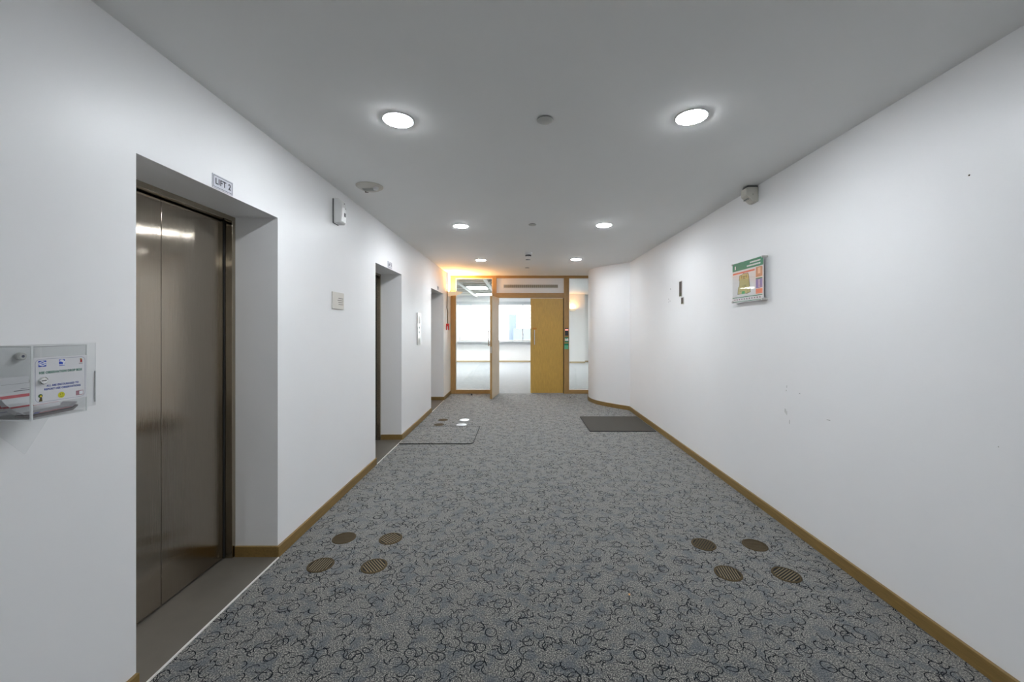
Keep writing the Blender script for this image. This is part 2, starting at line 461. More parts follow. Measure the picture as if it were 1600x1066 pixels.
# double doors
door_r = empty('door_4', (1.016, YP+.04, 0))
tag(door_r, 'closed right leaf of the timber double door', 'door', kind='structure')
MB().box(-.765, -.012, 0, .044, .012, ZT0-.008).obj('door_leaf', M_DOORWOOD, door_r, bevel=.002)
MB().box(-.765, -.012, 0.002, .042, .0015, .012).obj('light_gap_strip', M_ALU, door_r)  # pale strip stands in for the light gap under the leaf
MB().box(-.012, .001, .005, .044, .002, ZT0-.004).obj('dark_frame_rebate', M_SHADOWGAP, door_r)
def pull(parent, x, ysurf, sgn):
    h = MB()
    h.tube([(x, ysurf+sgn*.052, 1.125), (x, ysurf+sgn*.052, 1.47)], .011, 14)
    h.tube([(x, ysurf, 1.16), (x, ysurf+sgn*.052, 1.16)], .008, 10).tube([(x, ysurf, 1.435), (x, ysurf+sgn*.052, 1.435)], .008, 10)
    h.obj('pull_handle', M_CHROME, parent, smooth=True)
    MB().box(x-.052, x+.052, min(ysurf, ysurf+sgn*.003), max(ysurf, ysurf+sgn*.003), 1.482, 1.515).obj('brass_plate', plain('orange_brass', (.55, .25, .05), .4, .6), parent)
pull(door_r, -.675, 0, -1)
ang = math.radians(-98.5)
door_l = empty('door_5', (-.512, YP+.0, 0), rotz=ang)
tag(door_l, 'left leaf of the double door standing open towards the lobby', 'door', kind='structure')
MB().box(.012, .765, 0, .044, .012, ZT0-.008).obj('door_leaf', wood('oak_veneer_daylit', (.74, .60, .43), (18, 18, 1.0), .4), door_l, bevel=.002)  # office daylight on the inner face is put into this paler colour
MB().box(.765, .7665, .0, .044, .012, ZT0-.008).obj('door_edge_lipping', M_FRAME_V, door_l)
MB().box(.012, .765, -.0015, -.0002, .012, ZT0-.008).obj('outer_veneer', M_DOORWOOD, door_l)
hm = MB().tube([(.685, -.052, 1.125), (.685, -.052, 1.47)], .011, 14).tube([(.685, 0, 1.16), (.685, -.052, 1.16)], .008, 10).tube([(.685, 0, 1.435), (.685, -.052, 1.435)], .008, 10)
hm.obj('pull_handle', M_CHROME, door_l, smooth=True)
MB().box(.7665, .768, .012, .032, .98, 1.12).obj('lock_plate', M_GREYPL, door_l)

# access control on the right mullion
rd = empty('card_reader', (1.078, YP, 1.43), R_FRONT)
tag(rd, 'black card reader with red light bar on the door mullion', 'card reader')
MB().box(-.037, .037, -.09, .08, 0, .022).obj('body', M_DKPL, rd, bevel=.006)
MB().box(-.035, .037, .025, .058, .022, .0235).obj('red_light_bar', emis('red_led', (1, .10, .03), .9), rd)
cp = empty('break_glass_unit', (1.078, YP, 1.245), R_FRONT)
tag(cp, 'white call point on green backing under the card reader', 'call point')
MB().box(-.045, .045, -.06, .055, 0, .012).obj('green_backing', M_GREEN, cp, bevel=.002)
MB().box(-.04, .04, -.03, .03, .012, .035).obj('body', M_WHITEPL, cp, bevel=.006)
MB().cyl((-.01, .022, .035), .012, .004, 'z', 16).obj('indicator', plain('teal_glass', (.05, .5, .45), .2), cp)
ex = empty('door_release_button', (1.074, YP, 1.085), R_FRONT)
tag(ex, 'green door release plate, lowest of the three units on the mullion', 'push button')
MB().box(-.05, .048, -.06, .07, 0, .014).obj('body', M_LTGREEN, ex, bevel=.008)
MB().box(-.05, .048, .03, .069, .014, .016).obj('dark_green_band', M_GREEN, ex)

# door stops
for (x, y, l, m) in [(-1.08, 8.98, 'small dark floor door stop in front of the left glass panel', M_DKPL), (1.10, 8.67, 'small chrome floor door stop in front of the right glass panel', M_CHROME)]:
    s = empty('door_stop', (x, y, 0))
    tag(s, l, 'door stop')
    MB().lathe([(0, 0), (.024, 0), (.024, .004), (.014, .008), (.013, .034), (.011, .038), (0, .038)], seg=20).obj('post', m, s, smooth=True)
    MB().lathe([(.0145, .016), (.017, .018), (.017, .026), (.0145, .028)], seg=20).obj('rubber_ring', M_SHADOWGAP, s, smooth=True)

# ------------------------------------------------------------------ office beyond
OH = 3.0
tag(MB().box(-7.5, 7.5, YP+.10, YF+.3, OH, OH+.1).obj('ceiling', M_OFFW), 'white ceiling of the bright office', 'ceiling', kind='structure')
tag(MB().box(-7.5, -2.25, YP-.02, YP+.09, 0, OH).box(2.27, 7.5, YP-.02, YP+.09, 0, OH).box(-2.25, 2.27, YP+.10, YP+.20, H+.002, OH).obj('wall_office_near', M_OFFW), 'office side of the wall around the screen', 'wall', kind='structure')
tag(MB().box(-7.6, -7.5, YP, YF, 0, OH).obj('wall_office_left', M_OFFW), 'far left wall of the office', 'wall', kind='structure')
tag(MB().box(7.5, 7.6, YP, YF, 0, OH).obj('wall_office_right', M_OFFW), 'far right wall of the office', 'wall', kind='structure')
WX0, WX1, WZ0, WZ1 = -5.5, 1.55, .93, 2.70
tag(MB().box(-7.5, 7.5, YF, YF+.25, 0, WZ0-.04).box(-7.5, 7.5, YF, YF+.25, WZ1, OH).box(-7.5, WX0, YF, YF+.25, WZ0-.04, WZ1).box(WX1, 7.5, YF, YF+.25, WZ0-.04, WZ1).obj('wall_window', M_OFFW), 'white office wall below and around the big window', 'wall', kind='structure')
tag(MB().box(1.6, 2.83, 17.35, YF, 0, OH).obj('wall_pier', M_OFFW), 'white pier with a lit wall lamp beyond the right glass', 'wall', kind='structure')
tag(MB().box(-7.5, 1.6, YF-.02, YF, 0, .07).box(1.6, 2.83, 17.33, 17.35, 0, .07).box(2.83, 7.5, YF-.02, YF, 0, .07).obj('baseboard_office', wood('pale_oak', (.50, .40, .24), (1.2, 14, 14))), 'timber skirting at the foot of the office window wall', 'baseboard', kind='structure')
wn = empty('window_1', ((WX0+WX1)/2, YF+.1, WZ0)); tag(wn, 'wide overexposed office window at the far end', 'window', kind='structure')
hw = (WX1-WX0)/2; hh = WZ1-WZ0
f = MB().box(-hw, hw, -.03, .03, 0, .05).box(-hw, hw, -.03, .03, hh-.05, hh)
k = -hw
while k < hw+.01:
    f.box(max(-hw, k-.025), min(hw, k+.025), -.03, .03, .05, hh-.05); k += (2*hw)/5
f.obj('window_frame', M_ALU, wn)
MB().box(-hw, hw, -.004, .004, .05, hh-.05).obj('glass_pane', M_GLASS, wn)
MB().box(-hw-.05, hw+.02, -.30, -.03, -.055, .0).obj('window_sill', plain('grey_sill', (.33, .34, .35), .5), wn, bevel=.006)
MB().box(-hw, hw, -.15, -.06, hh-.16, hh-.002).obj('blind_box', plain('blind_grey', (.45, .47, .49), .5), wn, bevel=.004)
# ceiling rails and slats seen through the left glass
g = MB()
for x in (-4.6, -3.25, -1.9, -1.0): g.box(x-.055, x+.055, 10.4, YF, 2.90, OH-.001)
for y in (11.5, 12.35, 13.1, 14.35, 15.3, 16.0, 16.95): g.box(-5.0, -.35, y-.03, y+.03, 2.93, OH-.001)
tag(g.obj('trim_4', plain('ceiling_rail_white', (.70, .68, .62), .6)), 'grid of white ceiling rails in the office', 'ceiling grid', kind='structure')
s = MB(); y = 11.7
while y < 17.6: s.box(-3.20, -1.96, y, y+.05, 2.955, 2.975); y += .32
tag(s.obj('trim_5', plain('ceiling_slat_grey', (.45, .43, .37), .7)), 'grey ceiling slats left of the office light panels', 'ceiling slats', kind='structure')
tro = None
for i, (x, y) in enumerate([(-1.45, 13.72), (-1.45, 16.45), (-2.6, 13.72), (-4.0, 13.72), (-4.0, 16.45), (5.2, 11.6), (4.4, 14.5)]):
    labs = ['lit ceiling light panel in the office, nearer of the two behind the left glass', 'lit ceiling light panel in the office, farther of the two behind the left glass',
            'lit office light panel out of view beyond the ceiling slats', 'lit office light panel far out of view on the left, nearer the screen', 'lit office light panel far out of view on the left, near the window', 'lit office light panel out of view just behind the curved wall', 'lit office light panel out of view on the right of the office']
    if tro is None:
        t = tro = empty('ceiling_light_panel', (x, y, OH))
        MB().box(-.36, .36, -.46, -.42, -.11, -.001).box(-.36, .36, .42, .46, -.11, -.001).box(-.36, -.32, -.42, .42, -.11, -.001).box(.32, .36, -.42, .42, -.11, -.001).obj('frame', M_WHITEPL, t)
        MB().box(-.32, .32, -.42, .42, -.085, -.075).obj('diffuser', M_TROF, t)
    else:
        t = copy_tree(tro); t.location = (x, y, OH)
    tag(t, labs[i], 'ceiling light', 'ceiling light panels in the office')

# buildings outside
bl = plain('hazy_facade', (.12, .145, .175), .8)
bl2 = plain('pale_facade', (.24, .25, .26), .8)
def building(x0, x1, y0, y1, z1, m, lab, stripes):
    b = empty('building', ((x0+x1)/2, (y0+y1)/2, -12)); tag(b, lab, 'building', 'buildings outside the office window')
    hx, hy = (x1-x0)/2, (y1-y0)/2
    MB().box(-hx, hx, -hy, hy, 0, z1+12).obj('facade', m, b)
    wp = None; z = 13.0; wm = plain('far_window_glass', (.08, .11, .15), .6)
    while z < z1+11.5:
        x = -hx+.8
        while x < hx-1.2:
            if wp is None: q = wp = MB().box(0, stripes, -.06, 0, 0, 1.3).obj('window', wm, b)
            else: q = wp.copy(); COL.objects.link(q)
            q.parent = b; q.location = (x, -hy, z); x += stripes*1.9
        z += 2.9
building(-1.7, -.55, 62, 66, 3.7, bl, 'hazy blue-grey tower seen through the open doorway', 1.2)
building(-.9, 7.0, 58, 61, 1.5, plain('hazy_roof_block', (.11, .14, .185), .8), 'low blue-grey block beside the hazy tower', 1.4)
building(-18, -9, 60, 75, 14, bl2, 'pale block with rows of windows seen through the left glass', 1.5)

# ------------------------------------------------------------------ downlights
def downlight():
    e = empty('downlight', (0, 0, H))
    MB().lathe([(.084, -.0044), (.088, -.0048), (.093, -.003), (.095, -.0001), (.084, -.0001)], seg=48).obj('trim_ring', M_WHITEPL, e, smooth=True)
    MB().lathe([(0, -.0125), (.03, -.0121), (.06, -.0100), (.079, -.0065), (.0835, -.0044), (.0835, -.001), (0, -.001)], seg=48).obj('lit_lens', M_LAMP, e, smooth=True)
    return e
dl = None
for x, y, lab in [(-.709, 2.335, 'lit round ceiling downlight, nearest on the lift side'), (.989, 2.301, 'lit round ceiling downlight, nearest on the right side'),
                  (-.699, 4.75, 'lit round ceiling downlight, second from the viewer on the lift side'), (.992, 4.71, 'lit round ceiling downlight, second from the viewer on the right side'),
                  (-.692, 7.115, 'lit round ceiling downlight, farthest on the lift side, by the warm glow'), (.991, 7.04, 'lit round ceiling downlight, farthest on the right side, before the curved wall'),
                  (-.70, -2.4, 'unseen lit round ceiling downlight added behind the viewpoint on the lift side'), (.99, -2.4, 'unseen lit round ceiling downlight added behind the viewpoint on the right side')]:  # last pair is out of view, added to light the near end
    if dl is None: d = dl = downlight()
    else: d = copy_tree(dl)
    d.location = (x, y, H); tag(d, lab, 'ceiling light', 'round ceiling downlights')

# concealed sprinkler covers along the middle
sp = None
for x, y, lab in [(.147, 2.327, 'small round ceiling sprinkler cover nearest the viewer'), (.148, 4.67, 'small round ceiling sprinkler cover between the second pair of downlights'),
                  (.147, 7.06, 'small round ceiling sprinkler cover just behind the smoke detector'), (.150, 8.0, 'small round ceiling cover closest to the timber screen')]:
    if sp is None:
        s = sp = empty('sprinkler_cover', (0, 0, H))
        MB().cyl((0, 0, -.007), .040, .006, 'z', 32).obj('cover_gap_shade', M_BLACK, s)  # black disc gives the shadow in the gap above the plate
        MB().lathe([(0, -.010), (.043, -.010), (.046, -.008), (.046, -.0065), (0, -.0065)], seg=40).obj('cover_plate', M_GREYPL, s, smooth=True)
    else: s = copy_tree(sp)
    s.location = (x, y, H); tag(s, lab, 'sprinkler', 'round ceiling covers on the centre line')
# smoke detector
sd = empty('smoke_detector', (.138, 6.45, H)); tag(sd, 'white ceiling smoke detector with dark slot on the centre line', 'smoke detector')
MB().lathe([(0, -.018), (.055, -.018), (.066, -.012), (.068, -.001), (0, -.001)], seg=40).obj('base', M_WHITEPL, sd, smooth=True)
MB().lathe([(0, -.066), (.030, -.066), (.040, -.060), (.043, -.052), (.046, -.018), (0, -.018)], seg=40).obj('body', M_WHITEPL, sd, smooth=True)
MB().lathe([(.0455, -.055), (.0475, -.053), (.0490, -.034), (.0465, -.032)], seg=40).obj('dark_vent_slot', M_DKPL, sd, smooth=True)
# round ceiling siren
si = empty('ceiling_speaker', (-1.283, 3.42, H)); tag(si, 'round off-white ceiling alarm unit beside the lift wall', 'ceiling alarm')
MB().lathe([(0, -.012), (.104, -.012), (.112, -.006), (.112, -.001), (0, -.001)], seg=56).obj('base_ring', M_CREAMPL, si, smooth=True)
MB().lathe([(0, -.036), (.055, -.034), (.082, -.026), (.096, -.012), (0, -.012)], seg=56).obj('domed_body', M_CREAMPL, si, smooth=True)
sl = MB()
for k in range(-4, 5): sl.box(k*.011-.003, k*.011+.003, -.045, .012, -.039, -.034)
sl.obj('sound_slots', plain('sound_slot_grey', (.42, .43, .40), .6), si)
MB().box(-.062, -.034, .055, .066, -.0335, -.026).obj('indicator_window', plain('brown_lens', (.07, .045, .035), .3), si)
MB().lathe([(0, -.045), (.018, -.043), (.024, -.034), (.024, -.02), (0, -.02)], c=(.062, -.03, 0), seg=24).obj('sensor_button', M_WHITEPL, si, smooth=True)

# ------------------------------------------------------------------ things on the left wall
def lift_sign(y0, y1, z0, z1, txt, lab):
    w, h = y1-y0, z1-z0
    e = empty('lift_sign', (XL, (y0+y1)/2, (z0+z1)/2), R_LEFT); tag(e, lab, 'sign', 'lift number signs')
    MB().box(-w/2, w/2, -h/2, h/2, 0, .004).obj('plate', M_SIGN, e, bevel=.001)
    b = MB(); i = .006; t = .0022; a, c = w/2-i, h/2-i
    b.box(-a, a, c-t, c, .004, .0044).box(-a, a, -c, -c+t, .004, .0044).box(-a, -a+t, -c+t, c-t, .004, .0044).box(a-t, a, -c+t, c-t, .004, .0044)
    b.obj('border_line', M_INK, e)
    lettering(txt, h*.60, (0, 0, .0045), M_INK, e, width=w*.74, bold=.0008)
lift_sign(2.066, 2.214, 2.2335, 2.306, 'LIFT 2', 'silver LIFT 2 sign above the nearest lift recess')
lift_sign(4.815, 4.968, 2.240, 2.314, 'LIFT 3', 'small silver number sign above the middle lift recess')
lift_sign(7.70, 7.85, 2.250, 2.324, 'LIFT 4', 'small silver number sign above the farthest lift recess')

# air freshener
af = empty('air_freshener', (XL, 3.45, 2.505), R_LEFT); tag(af, 'white wall-mounted air freshener dispenser high on the lift wall', 'air freshener')
MB().box(-.052, .052, -.107, .104, 0, .005).obj('back_plate', plain('freshener_back_grey', (.16, .16, .16), .5), af, bevel=.002)
b = MB().prism([(-.105, .005), (-.105, .062), (-.088, .072), (.030, .080), (.075, .072), (.105, .050), (.105, .005)], -.050, .050, 'x')
b.obj('casing', M_WHITEPL, af, bevel=.010, seg=3)
MB().cyl((.012, .070, .069), .008, .004, 'z', 20).obj('nozzle', M_BLACK, af)
MB().cyl((.018, .030, .0785), .006, .003, 'z', 16).obj('sensor', M_GREYPL, af)
MB().box(-.002, .026, -.040, -.008, .0785, .0795).obj('dark_window', M_DKPL, af)
MB().cyl((.010, -.075, .0728), .004, .002, 'z', 12).obj('indicator', M_WHITEPL, af)
# cream notice plate
nt_ = empty('wall_notice', (XL, 3.49, 1.742), R_LEFT); tag(nt_, 'cream square notice plate between the nearest and middle lifts', 'sign')
MB().box(-.108, .108, -.0725, .0725, 0, .010).obj('plate', M_CREAMSIGN, nt_, bevel=.002)
l = MB()
for i, (a, b_) in enumerate([(-.005, .09), (-.02, .09), (-.006, .085), (.0, .09)]):
    z = .022-i*.0175; l.box(a, b_, z-.0025, z+.0025, .010, .0104)
l.obj('printed_lines', plain('faded_print', (.16, .15, .14), .6), nt_)
# lift call panel
lc = empty('lift_call_panel', (XL, 6.285, 1.496), R_LEFT); tag(lc, 'tall narrow polished lift call panel between middle and farthest lifts', 'call panel')
MB().box(-.10, .10, -.25, .25, 0, .014).obj('face_plate', M_STEEL, lc, bevel=.003)
MB().box(-.06, .06, -.24, -.15, .014, .016).obj('lower_plate', M_GREYPL, lc)
MB().cyl((0, .02, .014), .018, .006, 'z', 20).obj('call_button', M_WHITEPL, lc)
MB().cyl((0, -.05, .014), .018, .006, 'z', 20).obj('call_button', M_WHITEPL, lc)
MB().box(-.05, .05, .08, .20, .014, .016).obj('floor_display', M_GREYPL, lc)

# hanging cable and red bracket
yc, xc_ = 8.66, XL+.018
pts = [(xc_, yc, H-.002), (xc_, yc, 2.5), (xc_+.004, yc, 2.2), (xc_-.004, yc, 1.95), (xc_+.012, yc, 1.86), (xc_+.014, yc, 1.6)]
cb = MB().tube(pts, .011, 8).obj('hanging_cable', M_CABLE, smooth=True)
tag(cb, 'brown cable hanging down the lift wall beside the glowing wall lamp', 'cable')
rb = empty('break_tool_bracket', (xc_+.012, yc, 1.535), R_FRONT); tag(rb, 'small red forked bracket hanging at the end of the brown cable', 'bracket')
MB().prism([(-.034, -.07), (-.034, .07), (.034, .07), (.034, -.07), (.014, -.07), (.006, .02), (-.006, .02), (-.014, -.07)], -.018, .018).obj('forked_body', M_RED, rb, bevel=.003)
MB().box(-.013, .013, -.055, .015, -.014, .010).obj('white_insert', M_WHITEPL, rb, bevel=.002)

# wall uplighters
def sconce(name, loc, rot, lab, power, glow=60):
    e = empty(name, loc, rot); tag(e, lab, 'wall lamp', 'half-bowl wall uplighters')
    # local x along wall, y up, z out ; half bowl, open at the top
    prof_o = [(.030, -.085), (.09, -.07), (.135, -.045), (.165, -.005), (.17, .0)]
    prof_i = [(.163, .0), (.155, -.006), (.125, -.038), (.085, -.060), (0.0, -.072)]
    bm = MB()
    def half(prof, flip=False):
        rings = []
        for r, h in prof:
            rings.append([bm.bm.verts.new((r*math.cos(PI*i/28), h, r*1.9*math.sin(PI*i/28)*(1.0)+.002)) for i in range(29)])
        for a, b in zip(rings, rings[1:]):
            for i in range(28):
                try: bm.bm.faces.new([a[i], a[i+1], b[i+1], b[i]])
                except ValueError: pass
        return rings
    ra = half(prof_o + prof_i[:-1])
    # floor of the bowl
    bm.bm.faces.new(ra[0]); bm.bm.faces.new(ra[-1])
    bm.obj('bowl', M_ALABASTER, e, smooth=True)
    MB().box(-.10, .10, -.075, -.01, 0, .02).obj('wall_plate', M_CREAMPL, e, bevel=.003)
    bb = MB().lathe([(0, -.028), (.012, -.026), (.016, -.015), (.014, .0), (0, .008)], c=(0, -.012, .12), seg=16, axis='y')
    bb.obj('bulb', emis(name+'_bulb_glow', SCONCE_COL, glow), e, smooth=True)
    ld = bpy.data.lights.new('sconce_light', 'AREA'); ld.shape = 'DISK'; ld.size = .09; ld.energy = power; ld.color = SCONCE_COL
    lo = bpy.data.objects.new('sconce_light', ld); COL.objects.link(lo); lo.parent = e
    lo.location = (0, .005, .12); lo.rotation_euler = (PI/2, 0, 0)   # area light shines along -Z local -> up
    return e
sconce('wall_uplighter', (XL, 8.93, 2.315), R_LEFT, 'cream half-bowl wall lamp glowing orange at the end of the lift wall', SCONCE_W)
sconce('wall_uplighter', (2.29, 17.35, 2.34), R_FRONT, 'small glowing half-bowl wall lamp on the pier beyond the right glass', SCONCE_W*.10, 8)

# ------------------------------------------------------------------ suggestion drop box (left foreground)
DX, DY, DZ = XL, 1.0, 1.2268
db = empty('drop_box', (XL, 1.2, DZ), R_LEFT)       # local x -> +Y, y -> up, z -> out of the wall
tag(db, 'clear acrylic observation drop box with white sticker on the left wall', 'drop box')
y0, y1, hgt, dep = -.02, .131, .221, .1495           # near side at Y=1.18, far side at Y=1.331, front at X=-1.44
T = .004
MB().box(y0-.10, .297, -.013, .221, 0, .004).obj('back_plate', M_ACR, db)
MB().box(y0, y1, .0, hgt, dep-T, dep).obj('front_panel', M_ACR, db)
MB().box(y0, y0+T, .0, hgt, .004, dep-T).obj('side_panel', M_ACR, db)
MB().box(y1-T, y1, .0, hgt, .004, dep-T).obj('side_panel', M_ACR, db)
MB().box(y0+T, y1-T, .0, T, .004, dep-T).obj('bottom_panel', M_ACR, db)
MB().box(y0+T, y1-T, hgt-T, hgt, .004, dep-T).obj('lid', M_ACR, db)
for a in ((y0-.0006, y0+.0035, .0, hgt, dep-.0045, dep+.0006), (y1-.0015, y1+.0003, 0, hgt, dep-.002, dep+.0003), (y0, y1, -.0004, .0020, dep-.0025, dep+.0004), (y0-.0004, y0+.0025, -.0006, .004, .004, dep), (y0, y1, hgt-.0012, hgt+.0004, dep-.0015, dep+.0004), (y0-.0004, y0+.0012, hgt-.0015, hgt+.0004, .004, dep), (.2955, .2972, .0, .115, 0, .0045)):
    MB().box(*a).obj('polished_edge', M_ACREDGE, db)
# clear V-shaped sheet under the box
MB().prism([(-.06, -.002), (.105, -.002), (.035, -.115)], .06, .064).obj('bracket', M_ACR, db)
# sticker on the front
stk = MB()
def rrect(x0, x1, z0, z1, r, n=6):
    p = []
    for cx, cz, a in ((x1-r, z1-r, 0), (x0+r, z1-r, PI/2), (x0+r, z0+r, PI), (x1-r, z0+r, 1.5*PI)):
        for i in range(n+1): p.append((cx+r*math.cos(a+PI/2*i/n), cz+r*math.sin(a+PI/2*i/n)))
    return p
F = dep+.0004
sx0, sx1, sz0, sz1 = y0+.003, y1-.001, .046, .186
sk_ = MB().prism(rrect(sx0, sx1, sz0, sz1, .004), F, F+.0006).obj('sticker', plain('sticker_white', (.70, .70, .72), .4), db)
F += .0006
ol = MB(); R1 = rrect(sx0+.005, sx1-.005, sz0+.005, sz1-.005, .013); R2 = rrect(sx0+.0058, sx1-.0058, sz0+.0058, sz1-.0058, .0125)
for i in range(len(R1)):
    j = (i+1) % len(R1); vs = [ol.bm.verts.new((u, w, F+.0002)) for u, w in (R1[i], R1[j], R2[j], R2[i])]; ol.bm.faces.new(vs)
ol.obj('outline', plain('outline_blue', (.22, .24, .38), .5), sk_)
SW = sx1-sx0; SH = sz1-sz0
def SP(u, v): return (sx0+u*SW, sz1-v*SH)
INKG = plain('green_ink', (.01, .20, .13), .5); INKB = plain('blue_ink', (.05, .10, .42), .5)
def txt(t, u, v, size, mat, w): 
    px, pz = SP(u, v); lettering(t, size, (px, pz, F+.0003), mat, sk_, width=w, extrude=.0001, bold=.0002)
txt('HSE OBSERVATION DROP BOX', .50, .335, .0105, INKG, SW*.80)
txt('ALL ARE ENCOURAGED TO', .53, .625, .0085, INKB, SW*.60)
txt('REPORT HSE OBSERVATIONS', .53, .70, .0085, INKB, SW*.68)
def patch(name, u0, u1, v0, v1, mat, dz=.0002):
    a, b = SP(u0, v1), SP(u1, v0)
    return MB().box(a[0], b[0], a[1], b[1], F, F+dz).obj(name, mat, sk_)
BLU = plain('logo_blue', (.01, .06, .50), .5); PAP = plain('logo_white', (.75, .78, .82), .5)
patch('blue_square_logo', .09, .225, .07, .20, BLU)
lg = MB()
for (u, v, w_, h_, r) in [(.125, .105, .012, .003, .5), (.19, .105, .012, .003, -.5), (.157, .135, .013, .003, .2), (.13, .165, .012, .003, -.4), (.185, .165, .011, .003, .4)]:
    px, pz = SP(u, v); ca, sa = math.cos(r), math.sin(r)
    q = [(px+dx*ca-dz*sa, pz+dx*sa+dz*ca) for dx, dz in ((-w_/2, -h_/2), (w_/2, -h_/2), (w_/2, h_/2), (-w_/2, h_/2))]
    lg.prism(q, F+.0002, F+.0004)
lg.obj('white_tracery', PAP, sk_)
patch('blue_crest_logo', .455, .565, .07, .175, BLU)
lg = MB()
px, pz = SP(.525, .135); lg.prism([(px-.012, pz+.004), (px-.002, pz+.009), (px+.006, pz+.003), (px+.004, pz-.009), (px-.001, pz-.008), (px+.001, pz-.001), (px-.004, pz+.002)], F+.0002, F+.0004)
lg.obj('white_tracery', PAP, sk_)
patch('blue_crest_caption', .46, .56, .19, .215, plain('caption_blue', (.2, .25, .55), .5))
patch('small_red_logo', .865, .905, .10, .165, plain('logo_red', (.38, .02, .02), .5))
patch('small_gold_logo', .86, .895, .075, .10, plain('logo_gold', (.40, .28, .06), .5), .0004)
patch('small_logo_caption', .84, .91, .18, .20, plain('caption_grey', (.4, .35, .37), .5))
px, pz = SP(.125, .875)
MB().cyl((px, pz+.007, F), .0055, .0003, 'z', 20).obj('green_badge', plain('badge_green', (.02, .10, .03), .5), sk_)
MB().cyl((px+.001, pz+.006, F+.0003), .0028, .0002, 'z', 16).obj('yellow_badge_dot', plain('badge_yellow', (.7, .50, .03), .5), sk_)
MB().prism([(px-.004, pz-.010), (px-.001, pz+.002), (px+.004, pz+.002), (px+.005, pz-.010)], F, F+.0002).obj('badge_stem', plain('badge_brown', (.08, .06, .01), .5), sk_)
px, pz = SP(.50, .865)
YEL = plain('badge_lime', (.62, .60, .02), .5)
sml = MB().cyl((px, pz, F), .0093, .0003, 'z', 32).obj('yellow_face_badge', YEL, sk_)
m_ = MB().cyl((px-.003, pz+.0025, F+.0003), .0012, .0002, 'z', 10).cyl((px+.003, pz+.0025, F+.0003), .0012, .0002, 'z', 10)
arc = [(px+.0052*math.cos(a), pz+.0052*math.sin(a)) for a in [PI*(1.15+.7*i/8) for i in range(9)]]
for a, b_ in zip(arc, arc[1:]):
    m_.prism([(a[0], a[1]), (b_[0], b_[1]), (b_[0], b_[1]+.0008), (a[0], a[1]+.0008)], F+.0003, F+.0005)
m_.obj('face_marks', M_INK, sk_)
patch('card_logo_outline', .78, .93, .82, .925, plain('logo_pink', (.42, .22, .26), .5))
patch('card_logo_face', .845, .92, .833, .912, PAP, .0004)
# lock
lx, lz = SP(.165, .50)
lk = MB().lathe([(0, .0), (.0115, .0), (.0115, .004), (.0095, .006), (.0085, .005), (.0, .005)], c=(lx, lz, F), seg=32).obj('cam_lock', M_CHROME, db, smooth=True)
MB().box(lx-.006, lx+.006, lz-.0012, lz+.0012, F+.005, F+.0056).obj('keyhole', M_BLACK, lk)
MB().cyl((lx, lz, dep-.03), .009, .026, 'z', 20).obj('lock_barrel', M_GREYPL, db, smooth=True)
# stand-off screws fixing the back plate
for u in (-.015, .068):
    sc_ = MB().lathe([(0, .0), (.0125, .0), (.0125, .009), (.010, .012), (0, .012)], c=(u, .185, .004), seg=28).obj('standoff_cap', M_GREYPL, db, smooth=True)
    MB().cyl((u, .185, .016), .004, .0006, 'z', 14).obj('screw_socket', plain('navy_plastic', (.01, .015, .06), .4), sc_)
# papers in the box
PW = plain('form_paper', (.66, .66, .68), .6); PR = plain('form_red', (.52, .03, .05), .6); PB = plain('form_ink', (.12, .12, .14), .6); PBL = plain('form_blue', (.10, .12, .32), .6)
def form(k, x_shift, lean, bend, lab):
    e = empty('observation_form', db.matrix_world @ Vector((0, 0, 0)), R_LEFT); tag(e, lab, 'paper form', 'paper forms inside the drop box')
    def strip(v0, v1, u0, u1, z_off, mat, name):
        bm = MB(); n = 10
        prev = None
        def P(u, v):      # v from 0 (bottom) to 1 (top); curls outwards at the bottom
            t = 1-v; z = .010 + k*.004 + lean*(1-v) + bend*t**4
            return (y0+.008+x_shift+u*.122, .010+.112*v + bend*.12*(1-v)**3, z+z_off)
        rows = []
        for i in range(n+1):
            v = v0+(v1-v0)*i/n
            rows.append([bm.bm.verts.new(P(u0, v)), bm.bm.verts.new(P(u1, v))])
        for a, b_ in zip(rows, rows[1:]): bm.bm.faces.new([a[0], a[1], b_[1], b_[0]])
        o = bm.obj(name, mat, e)
        sd_ = o.modifiers.new('t', 'SOLIDIFY'); sd_.thickness = .0003; sd_.offset = -1
        return o
    sh = strip(0, 1, 0, 1, 0, PW, 'sheet')
    strip(.45, .53, 0, 1, .0004, PR, 'red_bar'); strip(.17, .27, 0, 1, .0004, PR, 'red_bar')
    strip(.62, .64, .30, .85, .0004, PB, 'printed_line'); strip(.67, .68, .45, .7, .0004, PB, 'printed_line'); strip(.82, .825, .1, .8, .0004, PB, 'printed_line')
    strip(.05, .075, 0, 1, .0004, PBL, 'blue_bar')
    return e
form(0, 0, .004, .03, 'white form with red bars standing at the back of the drop box')
form(2, .001, .018, .05, 'white form with red bars in the middle of the drop box stack')
form(5, -.001, .030, .06, 'front form of the drop box stack, curled at its foot')
